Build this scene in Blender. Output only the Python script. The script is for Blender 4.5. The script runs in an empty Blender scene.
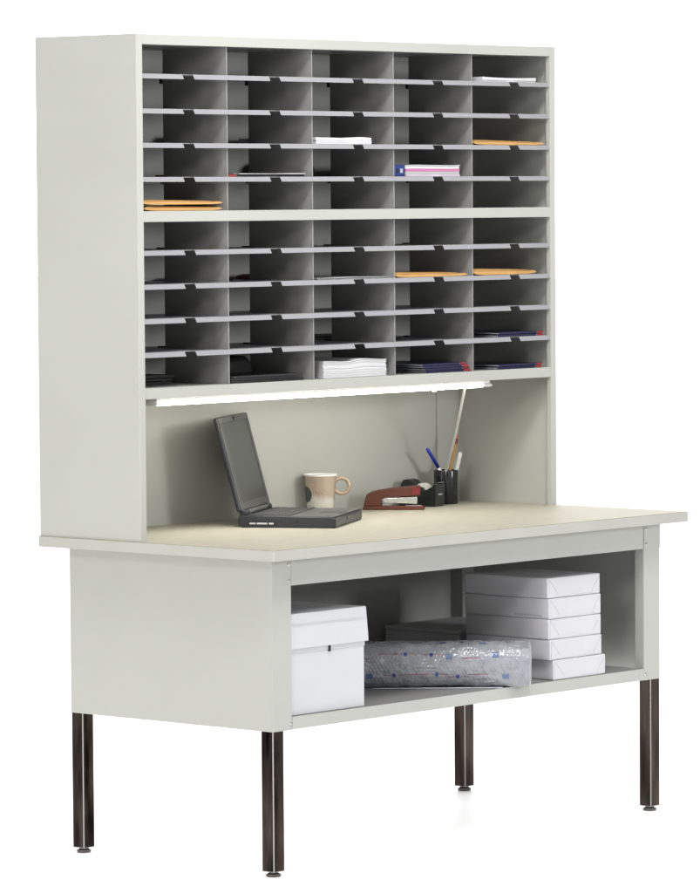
import bpy, bmesh, math, random
from mathutils import Vector, Matrix, noise
random.seed(7)
S = bpy.context.scene
COL = S.collection
PI = math.pi

# ------------------------------------------------------------------ materials
def lin(c):
    return tuple((x/255/12.92 if x/255 <= .04045 else ((x/255+.055)/1.055)**2.4) for x in c)

def mat(name, col, rough=.5, metal=0.0, bump=0.0, bscale=400, var=0.0, vscale=6, rvar=0.0, coat=0.0, spec=.5, stretch=None):
    m = bpy.data.materials.new(name); m.use_nodes = True
    nt = m.node_tree; N = nt.nodes; L = nt.links
    b = N['Principled BSDF']
    b.inputs['Base Color'].default_value = (*col, 1)
    b.inputs['Roughness'].default_value = rough
    b.inputs['Metallic'].default_value = metal
    b.inputs['Specular IOR Level'].default_value = spec
    b.inputs['Coat Weight'].default_value = coat
    tc = N.new('ShaderNodeTexCoord'); mp = N.new('ShaderNodeMapping')
    L.new(tc.outputs['Object'], mp.inputs['Vector'])
    if stretch: mp.inputs['Scale'].default_value = stretch
    n1 = N.new('ShaderNodeTexNoise'); n1.inputs['Scale'].default_value = vscale; n1.inputs['Detail'].default_value = 5
    L.new(mp.outputs[0], n1.inputs['Vector'])
    if var:
        r = N.new('ShaderNodeMapRange'); r.inputs['From Min'].default_value = .3; r.inputs['From Max'].default_value = .7
        r.inputs['To Min'].default_value = 1-var; r.inputs['To Max'].default_value = 1+var
        L.new(n1.outputs['Fac'], r.inputs['Value'])
        h = N.new('ShaderNodeHueSaturation'); h.inputs['Color'].default_value = (*col, 1)
        L.new(r.outputs[0], h.inputs['Value']); L.new(h.outputs[0], b.inputs['Base Color'])
    if rvar:
        r = N.new('ShaderNodeMapRange'); r.inputs['From Min'].default_value = .3; r.inputs['From Max'].default_value = .7
        r.inputs['To Min'].default_value = rough-rvar; r.inputs['To Max'].default_value = rough+rvar
        L.new(n1.outputs['Fac'], r.inputs['Value']); L.new(r.outputs[0], b.inputs['Roughness'])
    if bump:
        n2 = N.new('ShaderNodeTexNoise'); n2.inputs['Scale'].default_value = bscale; n2.inputs['Detail'].default_value = 3
        L.new(mp.outputs[0], n2.inputs['Vector'])
        bp = N.new('ShaderNodeBump'); bp.inputs['Strength'].default_value = bump; bp.inputs['Distance'].default_value = .001
        L.new(n2.outputs['Fac'], bp.inputs['Height']); L.new(bp.outputs[0], b.inputs['Normal'])
    return m

A = 1.0
PAINT  = mat('paint_grey', (.338, .342, .316), .40, bump=.14, bscale=260, var=.03, vscale=2.2, rvar=.09)
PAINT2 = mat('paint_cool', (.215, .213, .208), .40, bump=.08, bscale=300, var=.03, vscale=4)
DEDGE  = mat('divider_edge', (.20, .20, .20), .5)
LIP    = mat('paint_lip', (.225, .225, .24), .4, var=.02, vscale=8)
TOP    = mat('laminate_top', (.285, .268, .218), .6, spec=.12, bump=.05, bscale=200, var=.13, vscale=16, stretch=(1.0, 8, 1), rvar=.04)
EDGE   = mat('edge_band', (.33, .325, .30), .42, var=.03, vscale=8)
CHROME = mat('dark_chrome', (.044, .033, .028), .06, metal=1.0, var=.97, vscale=4, rvar=.04, stretch=(6, 6, 1))  # near-black and brown streaks in the colour stand in for reflections
CHROME_GLINT = mat('painted_edge_glint', (.34, .33, .32), .12, metal=1.0)  # lighter colour on the leg bevels, painted in place of softbox highlights
FOOT   = mat('foot_steel', (.10, .09, .085), .25, metal=1.0)
SCREW  = mat('screw_steel', (.45, .45, .42), .3, metal=1.0)
BLACKH = mat('dark_slot', (.004, .004, .005), .7)
CARTON = mat('white_carton', (.43, .435, .455), .75, bump=.12, bscale=90, var=.02, vscale=12)
WRAP   = mat('white_wrapper', (.46, .455, .48), .38, bump=.5, bscale=45, var=.02, vscale=10)
CREASE2 = mat('carton_crease', (.40, .40, .42), .7)
CREASE = mat('wrapper_crease', (.33, .32, .34), .5)
PAPER  = mat('white_paper', (.50, .50, .51), .7, bump=.2, bscale=200, var=.02, vscale=20)
MANILA = mat('manila_paper', (.44, .245, .080), .6, bump=.15, bscale=80, var=.05, vscale=12)
BLACKP = mat('black_plastic', (.012, .013, .014), .32, bump=.1, bscale=300)
CUPM   = mat('cup_black', (.010, .011, .013), .16)
LAPD   = mat('laptop_shell', (.014, .0155, .019), .34, bump=.1, bscale=600, spec=.35)
LAPG   = mat('laptop_bezel', (.062, .064, .063), .4, bump=.1, bscale=600, spec=.35)
LAPK   = mat('laptop_keys', (.030, .031, .033), .45)
SCREEN = mat('laptop_screen', (.035, .038, .038), .28, spec=.5)
PORT   = mat('port_metal', (.55, .55, .55), .35, metal=1.0)
REDP   = mat('maroon_plastic', (.078, .022, .013), .42, spec=.3, bump=.05, var=.06, vscale=20)
REDB   = mat('red_badge', (.12, .008, .012), .3)
STEEL  = mat('bright_steel', (.62, .62, .62), .25, metal=1.0, bump=.4, bscale=120)
BLUEP  = mat('blue_plastic', (.012, .03, .33), .25)
WHITEP = mat('white_plastic', (.62, .62, .60), .35)
CORDM  = mat('cord_white', (.42, .42, .40), .5)
WOOD   = mat('pencil_ochre', (.33, .17, .035), .4)
PINK   = mat('eraser_pink', (.45, .17, .12), .7)
NAVY   = mat('navy_cover', (.005, .006, .038), .3)
BLUEC  = mat('blue_carton', (.008, .025, .13), .4)
REDC   = mat('red_ink', (.22, .012, .02), .45)
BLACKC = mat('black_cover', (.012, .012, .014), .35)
GREYPG = mat('page_edges', (.30, .31, .32), .6, bump=.3, bscale=300)
PINKPG = mat('pink_paper', (.36, .12, .23), .7)
LILAC  = mat('lilac_paper', (.42, .36, .43), .7)
BROWNC = mat('brown_cover', (.16, .06, .03), .6)
TAPEW  = mat('tape_roll', (.58, .58, .55), .35)

TUBE = bpy.data.materials.new('lamp_diffuser'); TUBE.use_nodes = True
_b = TUBE.node_tree.nodes['Principled BSDF']
_b.inputs['Base Color'].default_value = (.8, .8, .76, 1)
_b.inputs['Emission Color'].default_value = (1, .965, .86, 1); _b.inputs['Emission Strength'].default_value = 24

# ------------------------------------------------------------------ geometry helpers
def finish(bm, name, m, parent=None, bevel=0, seg=2, smooth=False, mats=None):
    bmesh.ops.recalc_face_normals(bm, faces=bm.faces)
    me = bpy.data.meshes.new(name); bm.to_mesh(me); bm.free()
    for k in (mats or [m]): me.materials.append(k)
    o = bpy.data.objects.new(name, me); COL.objects.link(o)
    if parent: o.parent = parent
    if bevel:
        b = o.modifiers.new('bevel', 'BEVEL'); b.width = bevel; b.segments = seg; b.limit_method = 'ANGLE'; b.angle_limit = math.radians(40)
    if smooth:
        for p in me.polygons: p.use_smooth = True
    return o

def bx(bm, x0, x1, y0, y1, z0, z1, mi=0, M=None):
    vs = [bm.verts.new((x, y, z)) for x in (x0, x1) for y in (y0, y1) for z in (z0, z1)]
    if M is not None:
        for v in vs: v.co = M @ v.co
    for f in ((0,1,3,2),(4,6,7,5),(0,4,5,1),(2,3,7,6),(0,2,6,4),(1,5,7,3)):
        fc = bm.faces.new([vs[i] for i in f]); fc.material_index = mi
    return vs

def box(name, x0, x1, y0, y1, z0, z1, m, parent=None, bevel=.001, seg=2, M=None):
    bm = bmesh.new(); bx(bm, x0, x1, y0, y1, z0, z1, M=M); return finish(bm, name, m, parent, bevel, seg)

def prism(bm, pts, axis, a, b, mi=0, M=None):
    """closed outline pts (2-D) extruded along an axis between a and b"""
    def mk(p, t):
        c = {'x': (t, p[0], p[1]), 'y': (p[0], t, p[1]), 'z': (p[0], p[1], t)}[axis]
        v = bm.verts.new(c)
        if M is not None: v.co = M @ v.co
        return v
    A_ = [mk(p, a) for p in pts]; B_ = [mk(p, b) for p in pts]; n = len(pts)
    bm.faces.new(A_).material_index = mi; bm.faces.new(B_[::-1]).material_index = mi
    for i in range(n):
        bm.faces.new((A_[i], B_[i], B_[(i+1) % n], A_[(i+1) % n])).material_index = mi

def lathe(bm, prof, n=48, M=None, cap=True):
    rings = []
    for r, z in prof:
        ring = []
        for k in range(n):
            a = 2*PI*k/n; v = bm.verts.new((r*math.cos(a), r*math.sin(a), z))
            if M is not None: v.co = M @ v.co
            ring.append(v)
        rings.append(ring)
    for a, b in zip(rings, rings[1:]):
        for k in range(n): bm.faces.new((a[k], a[(k+1) % n], b[(k+1) % n], b[k]))
    if cap:
        bm.faces.new(rings[0][::-1]); bm.faces.new(rings[-1])

def tube(bm, pts, r, n=12, cap=True):
    pts = [Vector(p) for p in pts]; rings = []
    for i, p in enumerate(pts):
        t = (pts[min(i+1, len(pts)-1)] - pts[max(i-1, 0)]).normalized()
        up = Vector((0, 0, 1)) if abs(t.z) < .9 else Vector((1, 0, 0))
        u = t.cross(up).normalized(); w = t.cross(u)
        rr = r[i] if isinstance(r, (list, tuple)) else r
        rings.append([bm.verts.new(p + u*rr*math.cos(2*PI*k/n) + w*rr*math.sin(2*PI*k/n)) for k in range(n)])
    for a, b in zip(rings, rings[1:]):
        for k in range(n): bm.faces.new((a[k], a[(k+1) % n], b[(k+1) % n], b[k]))
    if cap:
        bm.faces.new(rings[0][::-1]); bm.faces.new(rings[-1])

def tag(o, label=None, cat=None, group=None, kind=None):
    if label: o['label'] = label
    if cat: o['category'] = cat
    if group: o['group'] = group
    if kind: o['kind'] = kind
    return o

def thing(name, label, cat, loc=(0, 0, 0), rz=0, group=None):
    o = bpy.data.objects.new(name, None); COL.objects.link(o)
    o.location = loc; o.rotation_euler = (0, 0, rz); o.empty_display_size = .05
    return tag(o, label, cat, group)

# ------------------------------------------------------------------ sizes (metres)
T = .80                                   # desk height
TX1, TY1, TTH = 1.6404, .7997, .0273       # desk top
SX0, SX1, SY0, SY1, SH = .0066, 1.6393, .4481, .7985, 2.0449
BX0, BX1, BY0, BY1, BZ = .0532, 1.5879, .0564, .7427, .3540

# ------------------------------------------------------------------ floor
bm = bmesh.new(); q = 60
bm.faces.new([bm.verts.new(p) for p in ((-q, -q, 0), (q, -q, 0), (q, q, 0), (-q, q, 0))])
FLOORM = mat('studio_white', (.96, .96, .96), .52, spec=.5)
FLOORM.node_tree.nodes['Principled BSDF'].inputs['IOR'].default_value = 1.9
tag(finish(bm, 'floor', FLOORM), kind='structure')

# ------------------------------------------------------------------ WORK TABLE
tb = thing('work_table', 'wide pale grey steel packing table with open lower shelf on four dark chrome legs', 'table', (0, 0, 0))
bm = bmesh.new()
e = .0015
bx(bm, 0, TX1, 0, TY1, T-TTH, T-e)
o = finish(bm, 'edge_band', EDGE, None, .0025, 3)
top = box('table_top', e, TX1-e, e, TY1-e, T-e-.0002, T, TOP, tb, .0006, 1)
o.parent = top
# cabinet skins
zt = T-TTH-.0004
bm = bmesh.new(); bx(bm, BX0, BX0+.0025, BY0+.002, BY1, BZ, zt)
finish(bm, 'side_panel', PAINT, tb, .0008)
bm = bmesh.new(); bx(bm, BX1-.0025, BX1, BY0+.002, BY1, BZ, zt)
finish(bm, 'side_panel', PAINT, tb, .0008)
bm = bmesh.new(); bx(bm, BX0+.0027, BX1-.0027, BY1-.003, BY1, BZ+.001, zt-.001)
finish(bm, 'back_panel', PAINT, tb, .0006)
PW, PR = .0690, .030
def post(x_out, s):
    # folded corner post: front flange + return flange + rear lip
    bm = bmesh.new()
    x_in = x_out + s*PW
    lo, hi = sorted((x_out, x_in))
    bx(bm, lo, hi, BY0, BY0+.0018, BZ, zt)
    a, b = sorted((x_in, x_in - s*.0018))
    bx(bm, a, b, BY0+.0018, BY0+PR, BZ, zt)
    return finish(bm, 'corner_post', PAINT, tb, .0007)
p1 = post(BX0, 1); p2 = post(BX1, -1)
# rear posts
for xo, s in ((BX0+.003, 1), (BX1-.003, -1)):
    bm = bmesh.new()
    lo, hi = sorted((xo, xo+s*.050))
    bx(bm, lo, hi, BY1-.045, BY1-.0035, BZ+.035, zt-.001)
    finish(bm, 'rear_post', PAINT, tb, .0007)
# apron (folded rail) between the posts
AX0, AX1 = BX0+PW+.0008, BX1-PW-.0008
bm = bmesh.new()
bx(bm, AX0, AX1, BY0+.0004, BY0+.0024, .7049, zt)
bx(bm, AX0, AX1, BY0+.0024, BY0+.022, .7049, .7067)
finish(bm, 'apron_rail', PAINT, tb, .0007)
# lower shelf with folded front
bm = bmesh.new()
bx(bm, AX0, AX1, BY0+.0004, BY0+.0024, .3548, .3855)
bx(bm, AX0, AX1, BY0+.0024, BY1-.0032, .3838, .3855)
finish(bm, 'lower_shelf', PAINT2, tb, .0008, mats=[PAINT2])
box('shelf_front', AX0, AX1, BY0-.0004, BY0+.0002, .3548, .3852, PAINT, tb, .0002, 1)
# end brackets under the top
box('end_bracket', BX1-PW+.0006, BX1+.0008, BY0-.0012, BY0-.0001, .7052, zt, PAINT, tb, .0003, 1)
# screws
for x, z in ((BX0+.061, .757), (BX0+.061, .716), (BX0+.0635, .368), (BX1-.060, .757), (BX1-.060, .716), (BX1-.0635, .368)):
    bm = bmesh.new()
    M = Matrix.Translation((x, BY0-(.0012 if (x > 1 and z > .7) else 0), z)) @ Matrix.Rotation(PI/2, 4, 'X')
    lathe(bm, [(.0048, 0), (.0046, .001), (.0036, .0022), (.0018, .0028)], 20, M)
    finish(bm, 'screw', SCREW, tb, smooth=True)
# small slots in the back panel, top corner
box('slot', 1.395, 1.402, BY1-.0045, BY1-.0032, .735, .741, BLACKH, tb, 0)
# legs
LW = .039
for x, y in ((BX0+.0006, BY0+.0006), (BX1-LW-.0006, BY0+.0006), (BX0+.0006, BY1-LW-.0006), (BX1-LW-.0006, BY1-LW-.0006)):
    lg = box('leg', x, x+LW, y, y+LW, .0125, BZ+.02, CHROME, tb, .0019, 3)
    lg.data.materials.append(CHROME_GLINT); lg.modifiers['bevel'].material = 1
    bm = bmesh.new(); M = Matrix.Translation((x+LW/2, y+LW/2, 0))
    lathe(bm, [(.0165, 0), (.0185, .002), (.0185, .0075), (.012, .0095), (.012, .0124)], 32, M)
    f = finish(bm, 'foot_glide', FOOT, lg, smooth=False)
    bm = bmesh.new()

# ------------------------------------------------------------------ MAIL SORTER
ZB0_ = 1.1497
ms = thing('mail_sorter', 'tall pale grey steel mail sorter with fifty pigeonholes standing on the table', 'mail sorter', (0, 0, 0))
FW = .0215                                   # front flange width
def side(x_out, s):
    bm = bmesh.new()
    lo, hi = sorted((x_out, x_out+s*.002)); bx(bm, lo, hi, SY0+.002, SY1, T-.0004, SH)
    lo, hi = sorted((x_out, x_out+s*FW)); bx(bm, lo, hi, SY0, SY0+.002, T-.0004, SH)
    a, b = sorted((x_out+s*FW, x_out+s*(FW-.0015))); bx(bm, a, b, SY0+.002, SY0+.015, T-.0004, SH)
    return finish(bm, 'side_panel', PAINT, ms, .0012, 2)
side(SX0, 1); side(SX1, -1)
IX0, IX1 = SX0+FW+.0004, SX1-FW-.0004
box('back_panel', SX0+.0022, SX1-.0022, SY1-.002, SY1, T-.0006, SH-.002, PAINT, ms, 0)
box('corner_channel', 1.543, SX1-.0024, SY1-.0068, SY1-.0024, T+.0002, ZB0_-.0004, PAINT, ms, .0006, 1)
# top, middle and bottom shelves with folded front rails
def deck(name, z0, z1):
    bm = bmesh.new()
    bx(bm, IX0, IX1, SY0+.0005, SY0+.0025, z0, z1)
    bx(bm, SX0+.0023, SX1-.0023, SY0+.016, SY1-.0022, z1-.0022, z1-.0004)
    bx(bm, IX0, IX1, SY0+.0025, SY0+.016, z1-.0022, z1-.0004)
    bx(bm, IX0, IX1, SY0+.0025, SY0+.0165, z0, z0+.0015)
    if name == 'bottom_deck':
        bx(bm, SX0+.0023, SX1-.0023, SY0+.0165, SY1-.0022, z0+.002, z0+.0035)
    return finish(bm, name, PAINT, ms, .0007)
ZM0, ZM1, ZB0, ZB1, ZT0 = 1.5846, 1.6112, 1.1497, 1.1763, 2.0191
deck('bottom_deck', ZB0, ZB1); deck('middle_deck', ZM0, ZM1)
bm = bmesh.new()
bx(bm, IX0, IX1, SY0+.0005, SY0+.0025, ZT0, SH-.0006)
bx(bm, SX0+.0023, SX1-.0023, SY0+.0025, SY1-.0022, SH-.002, SH-.0002)
bx(bm, IX0, IX1, SY0+.0025, SY0+.0165, ZT0, ZT0+.0015)
bx(bm, SX0+.0023, SX1-.0023, SY0+.0165, SY1-.0022, ZT0+.002, ZT0+.0035)
finish(bm, 'top_panel', PAINT, ms, .0007)
# vertical dividers
CW = (SX1-SX0-2*.019)/5
DX = [SX0+.019+CW*(i+1) for i in range(4)]
DY0 = SY0+.012
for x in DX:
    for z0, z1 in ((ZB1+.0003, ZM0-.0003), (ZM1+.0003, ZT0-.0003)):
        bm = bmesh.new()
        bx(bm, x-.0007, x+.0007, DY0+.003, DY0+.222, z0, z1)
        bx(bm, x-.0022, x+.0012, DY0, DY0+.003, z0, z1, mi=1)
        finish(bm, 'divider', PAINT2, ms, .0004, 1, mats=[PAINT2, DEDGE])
# shelves with notched sloping lips
edges = [IX0] + DX + [IX1]
ROW = [1.263, 1.346, 1.4305, 1.514, 1.695, 1.7785, 1.8625, 1.948]
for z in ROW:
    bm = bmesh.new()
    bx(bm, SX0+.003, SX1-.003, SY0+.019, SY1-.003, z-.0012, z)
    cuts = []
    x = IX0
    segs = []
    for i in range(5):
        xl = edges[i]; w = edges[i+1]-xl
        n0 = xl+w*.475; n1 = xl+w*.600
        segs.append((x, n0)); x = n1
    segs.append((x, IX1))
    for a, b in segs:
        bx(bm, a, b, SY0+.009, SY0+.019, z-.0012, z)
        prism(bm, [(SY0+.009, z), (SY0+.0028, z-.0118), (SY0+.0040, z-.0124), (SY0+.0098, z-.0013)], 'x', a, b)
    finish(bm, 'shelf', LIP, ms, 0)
# shelf tabs poking through behind the dividers
for z, xs in ((1.948, [.10]+DX), (1.695, DX+[.10]), (1.514, [.10]+DX), (1.263, [.10]+DX)):
    for x in xs:
        if x == .10:
            x = DX[0]-.001
        zz = (z-.012, z-.0015) if z > 1.6 else (z+.0005, z+.004)
        bm = bmesh.new()
        bx(bm, x-.0016, x+.0016, DY0+.2235, DY0+.232, zz[0]-.004, zz[1]) if z > 1.6 else bx(bm, x-.004, x+.004, DY0+.223, DY0+.245, zz[0], zz[1])
        finish(bm, 'divider_tab', BLACKH, ms)

# ------------------------------------------------------------------ STRIP LIGHT
sl = thing('strip_light', 'long thin glowing strip light fixed under the mail sorter with a white cord', 'lamp', (.09, .485, ZB0))
sl_inv = Matrix.Translation((-.09, -.485, -ZB0))
box('housing', .089, 1.380, .468, .508, 1.1408, 1.1495, WHITEP, sl, .0015, 2, M=sl_inv)
bm = bmesh.new()
pts = [(.470, 1.1406), (.466, 1.136), (.468, 1.1325), (.474, 1.1305), (.502, 1.1305), (.508, 1.1325), (.510, 1.136), (.506, 1.1406)]
prism(bm, pts, 'x', .095, 1.352, M=sl_inv)
finish(bm, 'diffuser', TUBE, sl, .0012)
bm = bmesh.new(); prism(bm, [(p[0], p[1]) for p in pts], 'x', 1.3525, 1.389, M=sl_inv); finish(bm, 'end_cap', WHITEP, sl, .004, 3)
bm = bmesh.new(); prism(bm, [(p[0], p[1]) for p in pts], 'x', .086, .0946, M=sl_inv); finish(bm, 'end_cap', WHITEP, sl, .001)
bm = bmesh.new(); M = sl_inv @ Matrix.Translation((1.150, .468, 1.1255))
lathe(bm, [(.006, 0), (.007, .002), (.006, .0055)], 16, M); finish(bm, 'switch', WHITEP, sl, smooth=True)
bm = bmesh.new()
cp = [(1.318, .509, 1.134), (1.335, .52, 1.125)]
for i in range(1, 15):
    t = i/14
    cp.append((1.335+(1.515-1.335)*t + .010*math.sin(PI*t), .52+(.772-.52)*t, 1.125-(1.125-.803)*t))
cp = [sl_inv @ Vector(p) for p in cp]
tube(bm, cp, .0042, 10); finish(bm, 'power_cord', CORDM, sl, smooth=True)

# ------------------------------------------------------------------ LAPTOP
lang = math.atan2(.485, .875)
lp = thing('laptop', 'open black laptop with thick lid standing on the table beside the mug', 'laptop', (.627, .357, T), lang)
lp.scale = (1.03, 1.02, 1.03)
bm = bmesh.new()
prism(bm, [(0, .004), (.004, 0), (.240, 0), (.250, .006), (.252, .016), (.250, .027), (.244, .0295), (.01, .0275), (0, .024)], 'x', 0, .307)
finish(bm, 'base', LAPD, lp, .0025, 3)
# palm rest and keyboard deck
box('keyboard_deck', .004, .303, .004, .238, .0272, .0292, LAPG, lp, .0008)
bm = bmesh.new()
for r in range(6):
    y = .120+r*.0175; off = (.0, .004, .002, .007, .0, .0)[r]
    if r == 0:
        for a, b in ((.016, .046), (.049, .075), (.078, .205), (.208, .240), (.243, .288)): bx(bm, a, b, y, y+.015, .0292, .0315)
    else:
        x = .016+off
        while x < .280:
            w = .0165; bx(bm, x, min(x+w, .289), y, y+.0155, .0292, .0315); x += .0186
finish(bm, 'keys', LAPK, lp, .0005, 1)
box('touchpad', .118, .188, .022, .070, .0292, .0296, LAPK, lp, .0002, 1)
box('touchpad_buttons', .118, .188, .010, .020, .0292, .0302, LAPD, lp, .0004, 1)
box('palm_badge', .030, .060, .020, .034, .0292, .0296, LAPD, lp, 0)
# ports on the near side (x = 0)
box('drive_slot', -.0004, .0006, .150, .228, .0065, .0165, BLACKH, lp, 0)
for a, b in ((.160, .172), (.176, .203), (.206, .222)):
    box('port', -.0012, .0002, a, b, .0085, .0125, PORT, lp, .0002, 1)
bm = bmesh.new(); lathe(bm, [(.0035, 0), (.0035, .0012), (.002, .0012)], 16, Matrix.Translation((0, .100, .015)) @ Matrix.Rotation(-PI/2, 4, 'Y')); finish(bm, 'audio_jack', BLACKH, lp)
bm = bmesh.new(); lathe(bm, [(.0025, 0), (.0025, .001)], 12, Matrix.Translation((0, .140, .016)) @ Matrix.Rotation(-PI/2, 4, 'Y')); finish(bm, 'audio_jack', BLACKH, lp)
box('front_latch', .13, .17, -.0015, .0005, .012, .020, LAPG, lp, .0005)
# hinge
for a, b in ((.010, .048), (.259, .297)):
    bm = bmesh.new()
    M = Matrix.Translation((a, .243, .034)) @ Matrix.Rotation(PI/2, 4, 'Y')
    lathe(bm, [(.0075, 0), (.0085, .001), (.0085, b-a-.001), (.0075, b-a)], 20, M)
    finish(bm, 'hinge', LAPD, lp)
bm = bmesh.new(); M = Matrix.Translation((.060, .240, .0345)) @ Matrix.Rotation(PI/2, 4, 'Y')
lathe(bm, [(.006, 0), (.007, .001), (.007, .186), (.006, .187)], 16, M)
finish(bm, 'hinge_cover', LAPG, lp, smooth=False)
# lid, leaning back
LM = Matrix.Translation((0, .2445, .040)) @ Matrix.Rotation(math.radians(-14.5), 4, 'X')
lid = box('lid', .001, .306, .0, .011, .0, .240, LAPD, lp, .004, 3, M=LM)
bm = bmesh.new()
for a in ((.003, .304, .002, .020), (.003, .304, .224, .238), (.003, .019, .020, .224), (.288, .304, .020, .224)):
    bx(bm, a[0], a[1], -.0028, .0, a[2], a[3], M=LM)
finish(bm, 'bezel', LAPG, lid, .0008)
box('screen', .0192, .2878, -.0012, -.0002, .0202, .2238, SCREEN, lid, 0, M=LM)
box('lid_latch', .146, .160, -.006, -.0029, .226, .236, LAPD, lid, .0006, M=LM)

# ------------------------------------------------------------------ MUG
MUG = bpy.data.materials.new('mug_glaze'); MUG.use_nodes = True
nt = MUG.node_tree; N = nt.nodes; L = nt.links; b = N['Principled BSDF']
b.inputs['Roughness'].default_value = .12; b.inputs['Coat Weight'].default_value = .4
tc = N.new('ShaderNodeTexCoord'); n = N.new('ShaderNodeTexNoise'); n.inputs['Scale'].default_value = 22; n.inputs['Detail'].default_value = 5
L.new(tc.outputs['Object'], n.inputs['Vector'])
sx = N.new('ShaderNodeSeparateXYZ'); L.new(tc.outputs['Object'], sx.inputs[0])
mr = N.new('ShaderNodeMapRange'); mr.inputs['From Min'].default_value = .030; mr.inputs['From Max'].default_value = .075
L.new(sx.outputs['Z'], mr.inputs['Value'])
ad = N.new('ShaderNodeMath'); ad.operation = 'ADD'; L.new(mr.outputs[0], ad.inputs[0]); L.new(n.outputs['Fac'], ad.inputs[1])
cr = N.new('ShaderNodeValToRGB'); cr.color_ramp.elements[0].position = .62; cr.color_ramp.elements[0].color = (.46, .44, .40, 1)
cr.color_ramp.elements[1].position = 1.1/1.6 + .28; cr.color_ramp.elements[1].color = (.33, .265, .205, 1)
L.new(ad.outputs[0], cr.inputs['Fac']); L.new(cr.outputs[0], b.inputs['Base Color'])
mg = thing('coffee_mug', 'tan and cream glazed mug with a ring handle standing behind the laptop', 'mug', (1.003, .745, T), -.849)
bm = bmesh.new()
lathe(bm, [(.030, .0), (.034, .001), (.036, .006), (.0405, .070), (.043, .100), (.0445, .1045), (.0440, .1065), (.0420, .1055), (.0405, .100), (.037, .065), (.033, .010), (.0, .0095)], 64, cap=False)
bm.faces.new([v for v in bm.verts if abs(v.co.z) < 1e-7][::-1])
bmesh.ops.remove_doubles(bm, verts=bm.verts, dist=1e-6)
finish(bm, 'body', MUG, mg, smooth=True)
bm = bmesh.new()
lathe(bm, [(.0432, .1008), (.0448, .1045), (.0442, .1068), (.0419, .1058), (.0408, .1005), (.0400, .096), (.0398, .0962)], 64, cap=False)
finish(bm, 'rim', WHITEP, mg, smooth=True)
HAN = mat('mug_handle_tan', (.31, .225, .155), .15, coat=.4, var=.12, vscale=40)
bm = bmesh.new()
hp = [(.0385+.018+.0205*math.cos(a), 0, .074+.0205*math.sin(a)) for a in [2*PI*k/40 for k in range(40)]]
rings = []
for i, p in enumerate(hp):
    a = 2*PI*i/40; c = Vector(p); ur = Vector((math.cos(a), 0, math.sin(a))); uy = Vector((0, 1, 0))
    rings.append([bm.verts.new(c + ur*.0052*math.cos(2*PI*k/12) + uy*.0058*math.sin(2*PI*k/12)) for k in range(12)])
for i in range(40):
    a, b2 = rings[i], rings[(i+1) % 40]
    for k in range(12): bm.faces.new((a[k], a[(k+1) % 12], b2[(k+1) % 12], b2[k]))
finish(bm, 'handle', HAN, mg, smooth=True)
EMB = mat('emblem_slate', (.045, .055, .06), .2)
bm = bmesh.new()                           # oval dark emblem wrapped round the mug's left flank
def mr_(z): return .036+(.0405-.036)*(z-.006)/.064+.0005
g = []
for i in range(9):
    row = []
    for j in range(13):
        u = -1+2*i/8; v = -1+2*j/12
        s = math.sqrt(max(0, 1-v*v)); z = .0525+.0225*v; r = mr_(z)
        a = PI*1.13 + u*s*.55
        row.append(bm.verts.new((r*math.cos(a), r*math.sin(a), z)))
    g.append(row)
for i in range(8):
    for j in range(12): 
        try: bm.faces.new((g[i][j], g[i+1][j], g[i+1][j+1], g[i][j+1]))
        except ValueError: pass
bmesh.ops.remove_doubles(bm, verts=bm.verts, dist=1e-6)
finish(bm, 'emblem', EMB, mg, smooth=True)
RELIEF = mat('script_relief', (.42, .33, .24), .15, coat=.4)
bm = bmesh.new()                           # pale handwritten swash beside the emblem
def on(a, z, d=.0004): r = mr_(z)+d; return (r*math.cos(a), r*math.sin(a), z)
A0 = PI*1.33
for k, (pa, pz, ra, rz_) in enumerate(((0, .072, .12, .010), (.22, .060, .10, .007), (.42, .055, .09, .006), (.62, .056, .09, .006))):
    pts = [on(A0+pa+ra*math.cos(t), pz+rz_*math.sin(t)) for t in [(.4+5.2*i/20) for i in range(21)]]
    tube(bm, pts, .0008, 6)
finish(bm, 'script_mark', RELIEF, mg, smooth=True)

# ------------------------------------------------------------------ STAPLER
YAW = -.849                                # along the photograph's horizontal
st = thing('stapler', 'maroon desk stapler with a steel magazine in front of the tape dispenser', 'stapler', (1.166, .738, T), math.atan2(-.130, .100))
k_ = .00262
def P(pts): return [(a*k_, b*k_) for a, b in pts]
bm = bmesh.new(); prism(bm, P([(0, 0), (62, 0), (63.5, 1), (63.5, 3), (61, 4.2), (22, 4), (4, 4), (.5, 4)]), 'y', 0, .036)
finish(bm, 'base', REDP, st, .0018, 3)
bm = bmesh.new(); prism(bm, P([(.8, 4), (20, 4.2), (19, 11), (22, 12), (24, 13), (57, 14.5), (59, 15), (59.5, 24), (57.5, 25), (30, 22.6), (16, 20.5), (9, 18.8), (4, 16), (2.6, 12)]), 'y', .001, .035)
finish(bm, 'arm', REDP, st, .0022, 3)
bm = bmesh.new(); prism(bm, P([(22, 7.2), (40, 6.8), (55, 6.0), (56, 6.5), (56, 12.8), (54, 13.6), (24, 11.8), (21, 10.6)]), 'y', .006, .030)
finish(bm, 'magazine', STEEL, st, .0008, 2)
bm = bmesh.new(); prism(bm, P([(51, 15.5), (58.6, 16), (59, 23.5), (51.5, 22.9)]), 'y', .0002, .0008); finish(bm, 'badge', REDB, st, .0002, 1)
bm = bmesh.new(); prism(bm, P([(44, 4.2), (60, 4.2), (60, 4.9), (44, 4.8)]), 'y', .008, .028); finish(bm, 'anvil', STEEL, st, .0003, 1)
bm = bmesh.new(); prism(bm, P([(28, 7.5), (49, 7.2), (49, 7.9), (28, 8.2)]), 'y', .0054, .0059); finish(bm, 'magazine_slot', GREYPG, st)

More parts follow.
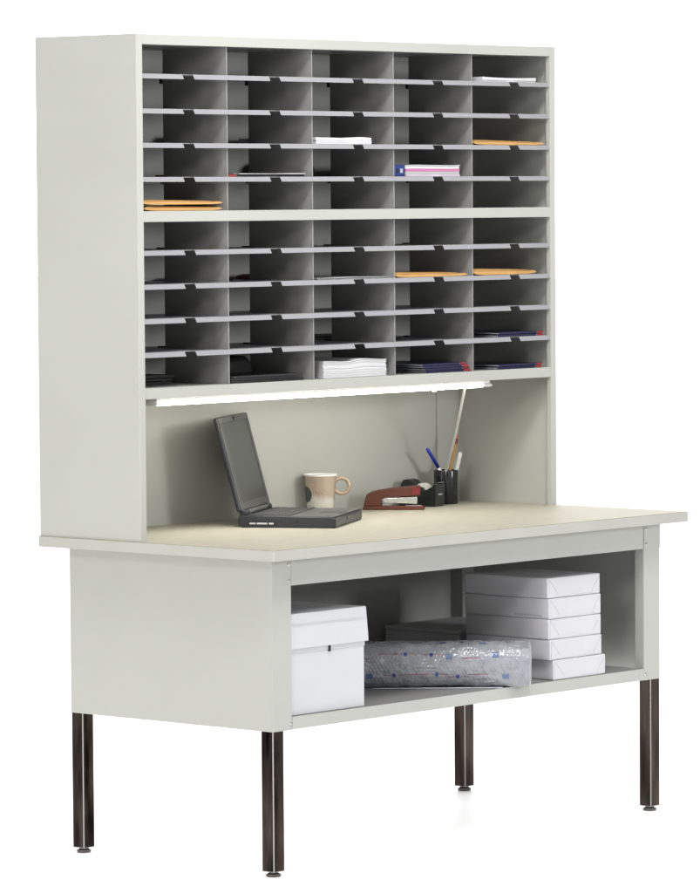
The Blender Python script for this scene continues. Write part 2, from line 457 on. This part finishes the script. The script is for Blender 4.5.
# ------------------------------------------------------------------ TAPE DISPENSER
td = thing('tape_dispenser', 'black desk tape dispenser with a white tape roll between stapler and pen cup', 'tape dispenser', (1.352, .770, T), -1.37)
bm = bmesh.new(); prism(bm, P([(0, 1), (1, 0), (42, 0), (44, 2), (45, 20), (44.5, 23.5), (42, 24), (40, 21.5), (33, 17.5), (24, 16.5), (20, 14), (13, 15), (0, 15)]), 'y', 0, .050)
finish(bm, 'base', BLACKP, td, .003, 3)
bm = bmesh.new(); prism(bm, P([(1, 15), (1, 22), (4, 27), (9, 28), (14, 27), (20, 22), (20, 14.5), (13, 15.2)]), 'y', .004, .046)
finish(bm, 'rear_housing', BLACKP, td, .003, 3)
bm = bmesh.new(); M = Matrix.Translation((25*k_, .012, 15.5*k_)) @ Matrix.Rotation(-PI/2, 4, 'X')
lathe(bm, [(.012, 0), (.0225, 0), (.0225, .022), (.012, .022)], 40, M, cap=False)
bm.normal_update(); finish(bm, 'tape_roll', TAPEW, td, smooth=False)
bm = bmesh.new(); prism(bm, P([(42.5, 23.8), (45.5, 24.8), (45.5, 25.3), (42, 24.4)]), 'y', .008, .042); finish(bm, 'cutting_blade', STEEL, td)
box('label_plate', 44.6*k_, 45.05*k_, .014, .034, 12.2*k_, 13.6*k_, GREYPG, td, 0)

# ------------------------------------------------------------------ PEN CUP and pens
px_, py_ = 1.496, .722
pc = thing('pen_cup', 'ribbed black pen cup standing at the back right of the table', 'pen cup', (px_, py_, T))
bm = bmesh.new()
n = 96; prof = [(.0315, 0, 0), (.0335, .002, 1), (.0335, .091, 1), (.0325, .093, 0), (.0300, .093, 0), (.0300, .004, 0)]
rings = []
for r, z, fl in prof:
    rings.append([bm.verts.new(((r-(.0012*(.5+.5*math.cos(12*2*PI*k/n)))*fl)*math.cos(2*PI*k/n), (r-(.0012*(.5+.5*math.cos(12*2*PI*k/n)))*fl)*math.sin(2*PI*k/n), z)) for k in range(n)])
for a, b2 in zip(rings, rings[1:]):
    for k in range(n): bm.faces.new((a[k], a[(k+1) % n], b2[(k+1) % n], b2[k]))
bm.faces.new(rings[0][::-1]); bm.faces.new(rings[-1])
finish(bm, 'cup', CUPM, pc, smooth=True)
def stick(name, label, cat, p0, p1, parts, group=None):
    p0 = Vector(p0); p1 = Vector(p1); d = (p1-p0); Ln = d.length
    t = bpy.data.objects.new(name, None); COL.objects.link(t); t.empty_display_size = .02
    t.location = p0; t.rotation_mode = 'QUATERNION'; t.rotation_quaternion = d.to_track_quat('Z', 'Y')
    tag(t, label, cat, group)
    for pn, m, prof in parts(Ln):
        bm = bmesh.new(); lathe(bm, prof, 16 if pn != 'shaft' else 6); finish(bm, pn, m, t, smooth=(pn != 'shaft'))
    return t
bz = .8045
stick('ballpoint_pen', 'blue pen with a white grip leaning left in the black cup', 'pen', (1.519, .722, .838), (1.414, .720, .955),
      lambda l: [('grip', WHITEP, [(.0015, 0), (.0042, .012), (.0045, l-.072)]), ('barrel', BLUEP, [(.0047, l-.072), (.0050, l-.008), (.0042, l-.001), (.002, l)])])
stick('pencil', 'yellow ochre pencil with a pink eraser leaning right in the black cup', 'pencil', (px_-.005, py_+.006, bz), (1.5415, .718, .986),
      lambda l: [('shaft', WOOD, [(.0012, 0), (.0040, .014), (.0040, l-.024)]), ('ferrule', REDB, [(.0044, l-.024), (.0040, l-.020), (.0045, l-.016), (.0042, l-.011)]), ('eraser', PINK, [(.0041, l-.011), (.0041, l-.002), (.003, l)])])
stick('marker_pen', 'short white marker standing beside the pencil in the black cup', 'marker', (px_+.002, py_-.008, bz), (1.5385, .705, .940),
      lambda l: [('barrel', WHITEP, [(.004, 0), (.0058, .006), (.0060, l-.004), (.0045, l)])])

# ------------------------------------------------------------------ ARCHIVE BOX
ab = thing('archive_box', 'white lidded cardboard archive box on the left of the lower shelf', 'box', (.105, .064, .3858))
W_, D_, H_ = .302, .370, .248
bm = bmesh.new(); bx(bm, .004, W_-.004, .004, D_-.004, 0, H_-.070)
finish(bm, 'body', CARTON, ab, .002, 2)
bm = bmesh.new()
prism(bm, [(.003, H_-.097), (W_-.003, H_-.097), (W_-.0035, H_-.080), (.0035, H_-.080)], 'y', .0025, .0038)
finish(bm, 'body_fold', CARTON, ab, .0006)
bm = bmesh.new()
z0 = H_-.086
lo = [(-.003, -.003), (W_+.005, -.003), (W_+.005, D_+.003), (-.003, D_+.003)]; hi = [(.001, .001), (W_+.001, .001), (W_+.001, D_-.001), (.001, D_-.001)]
A_ = [bm.verts.new((x, y, z0)) for x, y in lo]; B_ = [bm.verts.new((x, y, H_)) for x, y in hi]
bm.faces.new(A_[::-1]); bm.faces.new(B_)
for i in range(4): bm.faces.new((A_[i], A_[(i+1) % 4], B_[(i+1) % 4], B_[i]))
bmesh.ops.subdivide_edges(bm, edges=bm.edges[:], cuts=6, use_grid_fill=True)
for v in bm.verts:
    v.co.y += .0012*noise.noise(v.co*14); v.co.z += .0010*noise.noise(v.co*9+Vector((3, 0, 0)))
finish(bm, 'lid', CARTON, ab, .0015, 2)
box('lid_crease', .002, W_-.001, -.0026, -.0019, H_-.0275, H_-.0262, CREASE2, ab, 0)
box('hand_slot', .163, .1665, -.0028, .0038, H_-.1005, H_-.083, BLACKH, ab, 0)

# ------------------------------------------------------------------ REAMS OF PAPER
RH = .0535
def ream(i, label, x, y, rz):
    t = thing('paper_ream', label, 'paper ream', (x, y, .3857+i*RH), rz, 'wrapped paper reams stacked on the lower shelf')
    w, d, h = .217, .281, RH-.0006
    bm = bmesh.new(); bx(bm, 0, w, 0, d, 0, h)
    bmesh.ops.subdivide_edges(bm, edges=bm.edges[:], cuts=10, use_grid_fill=True)
    for v in bm.verts:
        inner = 0 < v.co.z < h
        p = v.co+Vector((i*3.1, 0, 0))
        k = .0009*noise.noise(p*25)+.0006*noise.noise(p*60)
        if abs(v.co.y) < 1e-6: v.co.y += k-.0006*inner
        if abs(v.co.x) < 1e-6: v.co.x += k-.0010*inner
        if abs(v.co.x-w) < 1e-6: v.co.x += k
    finish(bm, 'wrapper', WRAP, t, .0022, 3, smooth=True)
    # folded end: a triangular flap and a long flap whose edges show as creases
    bm = bmesh.new()
    fl = -1.0
    prism(bm, [(.004, h-.004), (.040, .010), (.040, .0035), (.0035, .0035)], 'y', -.0022, -.0008)
    finish(bm, 'end_flap', WRAP, t, .0004, 1)
    bm = bmesh.new()
    prism(bm, [(w-.004, h-.006), (w-.034, .010), (w-.034, .0035), (w-.0035, .0035)], 'y', -.0020, -.0008)
    finish(bm, 'end_flap', WRAP, t, .0004, 1)
    bm = bmesh.new()
    prism(bm, [(.0405, .0035), (.118+.01*(i % 2), .0035), (.120, .006), (w-.036, .0045), (w-.036, .0095), (.0405, .0105)], 'y', -.0014, -.0005)
    finish(bm, 'seam_flap', WRAP, t, .0004, 1)
    bm = bmesh.new()
    def line(a, b2, y0, wd=.0007):
        d2 = Vector((b2[0]-a[0], b2[1]-a[1])).normalized(); nrm = Vector((-d2.y, d2.x))*wd
        prism(bm, [(a[0]+nrm.x, a[1]+nrm.y), (b2[0]+nrm.x, b2[1]+nrm.y), (b2[0]-nrm.x, b2[1]-nrm.y), (a[0]-nrm.x, a[1]-nrm.y)], 'y', y0-.0006, y0)
    line((.005, h-.004), (.0415, .0095), -.0014); 
    finish(bm, 'crease', CREASE, t)
    return t
rs = [('paper ream at the bottom of the white wrapped stack, nearest the shelf', 1.1395, .060, .0),
      ('second paper ream from the bottom of the wrapped stack', 1.1270, .0615, .004),
      ('middle paper ream of the five wrapped in white', 1.1245, .0640, -.006),
      ('second paper ream from the top of the wrapped stack', 1.1250, .0625, .003),
      ('topmost paper ream of the white wrapped stack on the lower shelf', 1.1240, .0660, -.004)]
for i, (l, x, y, r) in enumerate(rs):
    t = ream(i, l, x, y, r)
    if i == 3:
        for k in range(9):
            box('printed_mark', -.0021, -.0013, .022+k*.0105, .022+k*.0105+.0075, .0075, .0105, GREYPG, t, 0)

# flat carton behind
cb = thing('flat_carton', 'low grey-white carton at the back of the lower shelf behind the bubble wrap', 'carton', (1.205, .432, .3857))
bm = bmesh.new(); bx(bm, 0, .300, 0, .262, 0, .0925); finish(bm, 'body', CARTON, cb, .002, 2)
bm = bmesh.new(); bx(bm, -.003, .303, -.003, .262, .093, .1035); finish(bm, 'lid', CARTON, cb, .002, 2)

# ------------------------------------------------------------------ BUBBLE WRAP ROLL
BW = bpy.data.materials.new('bubble_film'); BW.use_nodes = True
nt = BW.node_tree; N = nt.nodes; L = nt.links; b = N['Principled BSDF']
at = N.new('ShaderNodeVertexColor'); at.layer_name = 'print'
L.new(at.outputs['Color'], b.inputs['Base Color'])
b.inputs['Roughness'].default_value = .17; b.inputs['Transmission Weight'].default_value = .35
b.inputs['IOR'].default_value = 1.3; b.inputs['Coat Weight'].default_value = .7; b.inputs['Coat Roughness'].default_value = .12
LEN, NU, NV, NE = .655, 450, 230, 30
ROLLZ = .3862
bw = thing('bubble_wrap_roll', 'flattened roll of clear bubble wrap with blue and red print on the lower shelf', 'bubble wrap', (.570, .528, ROLLZ), YAW)
bm = bmesh.new(); cl = bm.loops.layers.float_color.new('print')
random.seed(11)
marks = []
for r_ in range(7):                         # rows of printed marks round the roll
    for c_ in range(11):
        marks.append((c_*.056+(.02*r_ % .05)+random.uniform(-.008, .008), r_/7+random.uniform(-.02, .02), random.choice(('sq', 'dot', 'txt', 'txt', 'sq'))))
def printcol(x, s):
    for mx, ms_, kd in marks:
        ds = (s-ms_+.5) % 1-.5; dx = x-mx; dv = ds*.37
        if kd == 'sq' and abs(dx) < .0085 and abs(dv) < .0075: return (.13, .19, .34)
        if kd == 'dot':
            if dx*dx+dv*dv < .000028: return (.05, .08, .30)
            if abs(dv-.001*math.sin(dx*300)) < .0014 and .008 < abs(dx) < .030 and math.sin(abs(dx)*1500) > -.5: return (.30, .07, .08)
        if kd == 'txt' and abs(dv) < .0016 and abs(dx) < .024 and math.sin(dx*1700+ms_*9) > -.45: return (.30, .08, .09)
    k = .37+.07*noise.noise(Vector((x*60, math.cos(s*2*PI)*3, math.sin(s*2*PI)*3)))
    return (k*.94, k*.975, k*1.07)
rings = []; cols = []
for i in range(NU+NE+1):
    if i <= NU: x = LEN*i/NU; sc = 1.0
    else:
        t = (i-NU)/NE; x = LEN+.012*math.sin(t*PI/2)-.010*max(0, t-.5)*2; sc = math.cos(t*PI/2*.93)**.55
    ring = []; cc = []
    for j in range(NV):
        s = j/NV; a = 2*PI*s
        ca, sa = math.cos(a), math.sin(a)
        n_ = 2.5
        rr = (abs(ca)**n_+abs(sa)**n_)**(-1/n_)
        yy = .0590*rr*ca*sc; zz = .0575*rr*sa*sc
        e_ = 1+2.2*max(0, (x-LEN+.05)/.05); wr = e_*.0025*noise.noise(Vector((x*9, ca*1.5, sa*1.5+4)))+e_*.0016*noise.noise(Vector((x*32, ca*4, sa*4)))+.0012*abs(noise.noise(Vector((x*14+ca*3, ca*7, sa*7))))
        # hexagonal bubbles
        arc = s*.37; pitch = .0098; row = round(arc/(pitch*.866)); off = (row % 2)*.5*pitch
        dx = ((x-off+pitch/2) % pitch)-pitch/2; da = arc-row*pitch*.866
        colm = math.floor((x-off+pitch/2)/pitch); hv = math.sin(colm*12.9898+row*78.233)*43758.5453; hv -= math.floor(hv)
        q2 = (dx*dx+da*da)/(.0041**2)
        bub = .0012*(0 if hv < .22 else .35+.65*hv)*math.sqrt(max(0, 1-q2)) if i <= NU else .0013*(random.random()*.6)
        k = 1+(wr+bub)/.055
        slope = .006*sa*(1 if i > NU else 0)*0
        ring.append(bm.verts.new((x-.010*(sa if i > NU*.97 else 0)*(i > NU)*sc*0, yy*k, 0.0580+zz*k)))
        cc.append(printcol(x, s))
    rings.append(ring); cols.append(cc)
for i in range(NU+NE):
    for j in range(NV):
        j2 = (j+1) % NV
        f = bm.faces.new((rings[i][j], rings[i+1][j], rings[i+1][j2], rings[i][j2])); f.smooth = True
        for lo_, (a, c) in zip(f.loops, ((i, j), (i+1, j), (i+1, j2), (i, j2))): lo_[cl] = (*cols[a][c], 1)
f = bm.faces.new(rings[0][::-1]); f2 = bm.faces.new(rings[-1])
for ff in (f, f2):
    for lo_ in ff.loops: lo_[cl] = (.3, .3, .31, 1)
zmin = min(v.co.z for v in bm.verts)
for v in bm.verts: v.co.z = max(v.co.z, .0004)
finish(bm, 'film', BW, bw)
# spiral of film edges at the open end
bm = bmesh.new(); 
prev = None
for k in range(4):
    r0 = .010+k*.010
    pts = [(LEN+.0035-.001*k, r0*math.cos(2*PI*i/28)*(1+.06*random.random()), .0535+r0*.9*math.sin(2*PI*i/28)*(1+.06*random.random())) for i in range(29)]
    tube(bm, pts, .0011, 6)
FILM = mat('film_edge', (.45, .46, .49), .2, coat=.5)
finish(bm, 'film_edges', FILM, bw, smooth=True)
bm = bmesh.new()
pts = [(.25+.02*i, -.058-.0015*math.sin(i*1.3), .0022) for i in range(0, 18)]
tube(bm, pts, .0012, 6); finish(bm, 'loose_edge', FILM, bw, smooth=True)

# ------------------------------------------------------------------ PAPERS IN THE PIGEONHOLES
ROWZ = {1: 1.948, 2: 1.8625, 3: 1.7785, 4: 1.695, 5: ZM1, 6: 1.514, 7: 1.4305, 8: 1.346, 9: 1.263, 10: ZB1}
def z_of(row): return ROWZ[row]+.0004
def sheets(name, x, row, w, d, h, y=.462, rz=0, wave=.0, label='', cat='paper', group=None, m=PAPER, n=5, bow=0.0, mats=None, seed=0):
    """a pile of loose sheets: several thin slabs with uneven edges that follow one wavy profile"""
    t = thing(name, label, cat, (x, y, z_of(row)), rz, group)
    h0 = 0
    for k in range(n):
        rnd = random.Random(seed*17+k)
        hh = h/n*rnd.uniform(.7, 1.3)
        if h0+hh > h or k == n-1: hh = h-h0
        dx, dy = rnd.uniform(-.0016, .0016), rnd.uniform(0, .003)
        bm = bmesh.new(); nx = 24
        f = h0/h; f1 = (h0+hh)/h
        def wz(u, fr): return fr*(wave*(math.sin(u*7+seed)+.5*math.sin(u*13+seed*2)) + bow*((2*u-1)**2-.3))
        cols_ = []
        for i in range(nx+1):
            u = i/nx
            cols_.append([bm.verts.new((dx+u*w, dy+yy*d, zz)) for yy in (0, 1) for zz in (h0+wz(u, f)+(.0001 if k else 0), h0+hh+wz(u, f1)-.00005)])
        for a, b3 in zip(cols_, cols_[1:]):
            bm.faces.new((a[0], b3[0], b3[1], a[1])); bm.faces.new((a[2], a[3], b3[3], b3[2]))
            bm.faces.new((a[1], b3[1], b3[3], a[3])); bm.faces.new((a[0], a[2], b3[2], b3[0]))
        bm.faces.new((cols_[0][0], cols_[0][1], cols_[0][3], cols_[0][2])); bm.faces.new((cols_[-1][0], cols_[-1][2], cols_[-1][3], cols_[-1][1]))
        finish(bm, 'sheets', (mats[k] if mats else m), t)
        h0 += hh
        if h0 >= h-1e-6: break
    return t

sheets('paper_stack', 1.350, 1, .226, .27, .0105, bow=.0022, n=3, y=.463, label='crisp white paper stack in the top right pigeonhole', cat='paper stack', seed=1)
sheets('paper_stack', .686, 3, .216, .27, .0165, wave=.0011, n=5, y=.466, label='rumpled white paper stack in the middle column above the third shelf', cat='paper stack', seed=2)
sheets('paper_stack', .712, 10, .247, .25, .044, wave=.0022, n=16, y=.470, label='thick wavy white paper stack in the bottom middle pigeonhole', cat='paper stack', seed=3)
sheets('paper_stack', .690, 7, .285, .26, .0042, wave=.0005, n=3, y=.470, label='thin white sheets over a brown folder in the middle column below the divider rail', cat='paper stack', m=PAPER, mats=[PAPER, BLACKC, PAPER], seed=4)
# pink-striped pile beside a blue packet
t = sheets('coloured_paper_stack', 1.0365, 4, .218, .20, .030, y=.464, wave=.0005, n=5, label='white, grey and pink striped paper stack beside a blue packet', cat='paper stack', mats=[LILAC, GREYPG, PINKPG, PAPER, GREYPG], seed=6)
bm = bmesh.new(); 
t = thing('blue_packet', 'blue printed packet at the left of the pink-striped paper stack', 'packet', (.9945, .468, z_of(4)))
bm = bmesh.new(); bx(bm, 0, .0395, .0, .13, 0, .030); finish(bm, 'sleeve', BLUEC, t, .001)
for k, (a, b2) in enumerate(((.006, .016), (.021, .031))):
    box('printed_patch', a, b2, -.0008, .0001, .009, .020, (BLACKC, GREYPG)[k], t, 0)

# manila envelopes
def envelope(x, row, w, h, z=0, rz=0, label='', y=.462, seed=0, tilt=0):
    t = thing('manila_envelope', label, 'envelope', (x, y, z_of(row)+z), rz, 'manila envelopes in the pigeonholes')
    bm = bmesh.new(); nx, ny = 30, 12; d = .225
    def th(u, v): 
        e = min(1, min(u, 1-u)*7, min(v, 1-v)*7+.25)
        return h*(.12+.88*math.sqrt(max(0, e)))*(1-.35*u)
    tp, bt = [], []
    for i in range(nx+1):
        u = i/nx; a, b3 = [], []
        for j in range(ny+1):
            v = j/ny; hh = th(u, v); c = .0006*noise.noise(Vector((u*5+seed, v*5, seed)))
            base = h*.25*(1-math.sqrt(min(1, min(u, 1-u)*7)))+tilt*u
            a.append(bm.verts.new((u*w, v*d, base+hh+c))); b3.append(bm.verts.new((u*w, v*d, base+max(0, h*.02))))
        tp.append(a); bt.append(b3)
    for i in range(nx):
        for j in range(ny):
            bm.faces.new((tp[i][j], tp[i+1][j], tp[i+1][j+1], tp[i][j+1])); bm.faces.new((bt[i][j], bt[i][j+1], bt[i+1][j+1], bt[i+1][j]))
    for j in range(ny):
        bm.faces.new((tp[0][j], tp[0][j+1], bt[0][j+1], bt[0][j])); bm.faces.new((tp[nx][j], bt[nx][j], bt[nx][j+1], tp[nx][j+1]))
    for i in range(nx):
        bm.faces.new((tp[i][0], bt[i][0], bt[i+1][0], tp[i+1][0])); bm.faces.new((tp[i][ny], tp[i+1][ny], bt[i+1][ny], bt[i][ny]))
    finish(bm, 'pouch', MANILA, t, smooth=False)
    bm = bmesh.new(); bx(bm, w*.03, w*.97, .0, .0015, h*.50, h*.50+.0009); finish(bm, 'flap_edge', mat('manila_edge', (.30, .14, .03), .6) if 'manila_edge' not in bpy.data.materials else bpy.data.materials['manila_edge'], t)
    return t
envelope(.046, 5, .278, .0150, 0, 0, 'lower of two thick manila envelopes in the left column', seed=1)
envelope(.040, 5, .286, .0135, .0153, .0, 'upper of two thick manila envelopes in the left column', seed=2)
envelope(1.312, 3, .296, .0150, 0, 0, 'manila envelope above the third shelf of the right column', seed=3)
envelope(.990, 7, .290, .0145, 0, 0, 'manila envelope in the fourth column, left of another one', seed=4)
envelope(1.310, 7, .270, .0190, 0, .02, 'puffy manila envelope in the right column below the middle rail', seed=5)

# magazines with a navy spine and red tip
def magazine(x, row, z, w, rz, label, group, cover=NAVY, tip=True, h=.0052, y=.470, d=.215, droop=0):
    t = thing('magazine', label, 'magazine', (x, y, z_of(row)+z), rz, group)
    M = Matrix.Rotation(droop, 4, 'Y')
    box('pages', .0008, w-.001, .0015, d, .0008, h-.0008, GREYPG, t, .0002, 1, M=M)
    bm = bmesh.new(); bx(bm, 0, w, .001, d, h-.0008, h, M=M); bx(bm, 0, w, .001, d, 0, .0008, M=M); bx(bm, 0, w*(.86 if tip else 1), 0, .001, 0, h, M=M)
    finish(bm, 'cover', cover, t)
    if tip: box('red_tip', w*.88, w, -.0004, .001, -.0001, h+.0001, REDC, t, 0, M=M)
    return t
ord_ = ['bottom', 'second lowest', 'second highest', 'top']
for k in range(4):
    magazine(1.112+[.008, .004, .0, -.006][k], 10, k*.0062, .178, [.0, .012, -.01, .015][k],
             '%s navy magazine of the four in the bottom pigeonhole of the fourth column' % ord_[k], 'navy magazines in the bottom pigeonholes')
for k in range(2):
    magazine(1.415+.006*k, 10, k*.0068, .185, .01*k, '%s navy magazine in the bottom right pigeonhole' % ('lower', 'upper')[k], 'navy magazines in the bottom pigeonholes')
for k in range(2):
    magazine(1.418+.004*k, 9, k*.0068, .190, .012*k, '%s navy magazine in the right column, one hole above the bottom' % ('lower', 'upper')[k], 'navy magazines in the bottom pigeonholes')
for k in range(3):
    magazine(.372+[.0, -.012, .010][k], 10, k*.0062, .262-.01*k, [.0, .015, -.01][k],
             '%s black magazine in the bottom pigeonhole of the second column' % ('lowest', 'middle', 'uppermost')[k], 'black magazines lying in the second column', cover=BLACKC, tip=False, h=.005)
for k in range(3):
    magazine(.062+.006*k, 10, k*.0085, .20, 0, '%s dark magazine deep in the bottom left pigeonhole' % ('lowest', 'middle', 'uppermost')[k], 'dark magazines deep in the left column', cover=BLACKC, tip=False, h=.006, y=.585, d=.19)
magazine(1.010, 9, 0, .16, 0, 'lower dark magazine deep in the fourth column', 'dark magazines deep in the fourth column', cover=BLACKC, tip=False, h=.007, y=.60, d=.18)
magazine(1.006, 9, .009, .15, 0, 'upper dark magazine deep in the fourth column', 'dark magazines deep in the fourth column', cover=BLACKC, tip=False, h=.006, y=.61, d=.17)
t = magazine(.392, 4, 0, .252, 0, 'black magazine with a white edge in the second column above the middle rail', None, cover=BLACKC, tip=False, h=.006, y=.472)
sheets('leaflet', .398, 4, .246, .2, .0016, y=.466, n=2, wave=.0004, label='white leaflet lying on the black magazine in the second column', cat='leaflet', seed=8).location.z += .0066
sheets('red_folder', .360, 4, .034, .25, .006, y=.475, n=1, label='thin red folder edge beside the black magazine in the second column', cat='folder', m=mat('red_card', (.22, .03, .02), .5), seed=9)
# dark things deep inside
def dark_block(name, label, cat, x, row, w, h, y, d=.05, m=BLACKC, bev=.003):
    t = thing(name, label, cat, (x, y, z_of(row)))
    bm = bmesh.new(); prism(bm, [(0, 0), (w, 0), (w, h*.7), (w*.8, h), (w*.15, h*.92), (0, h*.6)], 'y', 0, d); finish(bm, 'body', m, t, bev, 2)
    return t
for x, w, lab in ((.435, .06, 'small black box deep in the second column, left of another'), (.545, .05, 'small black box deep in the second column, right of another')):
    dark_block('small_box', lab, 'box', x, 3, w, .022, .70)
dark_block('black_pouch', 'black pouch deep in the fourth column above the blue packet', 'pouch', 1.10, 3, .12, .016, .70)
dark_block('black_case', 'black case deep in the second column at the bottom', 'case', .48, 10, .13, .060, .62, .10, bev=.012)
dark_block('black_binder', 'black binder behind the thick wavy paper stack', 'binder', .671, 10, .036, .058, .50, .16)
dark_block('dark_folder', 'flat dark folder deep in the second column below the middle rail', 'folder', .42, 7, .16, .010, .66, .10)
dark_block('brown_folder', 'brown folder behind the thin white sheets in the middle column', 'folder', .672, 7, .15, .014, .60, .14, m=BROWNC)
dark_block('shade_block', 'dark block standing in for shade deep in the middle column above the middle rail', 'shade block', .76, 4, .14, .040, .66, .10, bev=.010)  # dark solid put in for the shadow at the back of this pigeonhole

# ------------------------------------------------------------------ LIGHT
w = bpy.data.worlds.new('World'); S.world = w; w.use_nodes = True
nt = w.node_tree; N = nt.nodes; L = nt.links; bg = N['Background']
tc = N.new('ShaderNodeTexCoord')
def lobe(vec, a0, a1, v0, v1):
    d_ = N.new('ShaderNodeVectorMath'); d_.operation = 'DOT_PRODUCT'; d_.inputs[1].default_value = Vector(vec).normalized()
    L.new(tc.outputs['Generated'], d_.inputs[0])
    m_ = N.new('ShaderNodeMapRange'); m_.interpolation_type = 'SMOOTHSTEP'
    m_.inputs['From Min'].default_value = a0; m_.inputs['From Max'].default_value = a1
    m_.inputs['To Min'].default_value = v0; m_.inputs['To Max'].default_value = v1
    L.new(d_.outputs['Value'], m_.inputs['Value']); return m_.outputs[0]
def madd(a, b_):
    m_ = N.new('ShaderNodeMath'); m_.operation = 'ADD'; L.new(a, m_.inputs[0]); L.new(b_, m_.inputs[1]); return m_.outputs[0]
# dark studio with a bright backdrop behind the furniture and a soft overhead
val = madd(lobe((.745, .66, 0), -.0+.38, .93, .13, 3.95), lobe((0, 0, 1), .25, .95, 0, 1.1))
bg.inputs['Color'].default_value = (1, 1, 1, 1); L.new(val, bg.inputs['Strength'])

def area(name, loc, target, size, power, col=(1, 1, 1), sy=None):
    l = bpy.data.lights.new(name, 'AREA'); l.energy = power; l.size = size; l.color = col
    if sy: l.shape = 'RECTANGLE'; l.size_y = sy
    o = bpy.data.objects.new(name, l); COL.objects.link(o); o.location = loc
    o.rotation_euler = (Vector(target)-Vector(loc)).to_track_quat('-Z', 'Y').to_euler()
    return o
tgt = Vector((.7, .6, 1.0))
area('key_softbox', tgt+Vector((-.64, -.35, .245)).normalized()*5.5, tgt, .8, 75, (1, .985, .95))
area('side_softbox', (-2.7, .08, .72), (0, .45, .80), .9, 35, (1, .985, .96), 1.4)
area('front_softbox', (1.3, -5.0, 1.95), (.8, .5, 1.35), .9, 122, (.97, .985, 1))
area('front_fill', (-4.6, -5.6, 1.75), (.7, .5, 1.3), .6, 20, (1, .98, .95), 3.2)
area('overhead_softbox', Vector((.7, .5, 1.6))+Vector((-.42, -.6, .85)).normalized()*4.2, (.8, .5, 1.9), 1.2, 40, (1, .99, .96)).data.spread = math.radians(70)

# ------------------------------------------------------------------ CAMERA
cd = bpy.data.cameras.new('camera'); cam = bpy.data.objects.new('camera', cd); COL.objects.link(cam); S.camera = cam
yaw, pit, rol = .8492, -.0619, -.0069
F = Vector((math.sin(yaw)*math.cos(pit), math.cos(yaw)*math.cos(pit), math.sin(pit)))
R = Vector((math.cos(yaw), -math.sin(yaw), 0)); U = R.cross(F)
R2 = R*math.cos(rol)+U*math.sin(rol); U2 = U*math.cos(rol)-R*math.sin(rol)
cam.matrix_world = Matrix(((R2.x, U2.x, -F.x, -7.8698), (R2.y, U2.y, -F.y, -7.1764), (R2.z, U2.z, -F.z, 1.6458), (0, 0, 0, 1)))
cd.sensor_fit = 'HORIZONTAL'; cd.sensor_width = 36; cd.lens = 4468.03*36/700
cd.shift_x = (350-352.376)/700; cd.shift_y = (472.706-446.5)/700
cd.clip_start = .1; cd.clip_end = 500

S.render.engine = 'CYCLES'
S.cycles.max_bounces = 10; S.cycles.diffuse_bounces = 6
S.view_settings.view_transform = 'Standard'; S.view_settings.look = 'None'
S.view_settings.exposure = 0; S.view_settings.gamma = 1
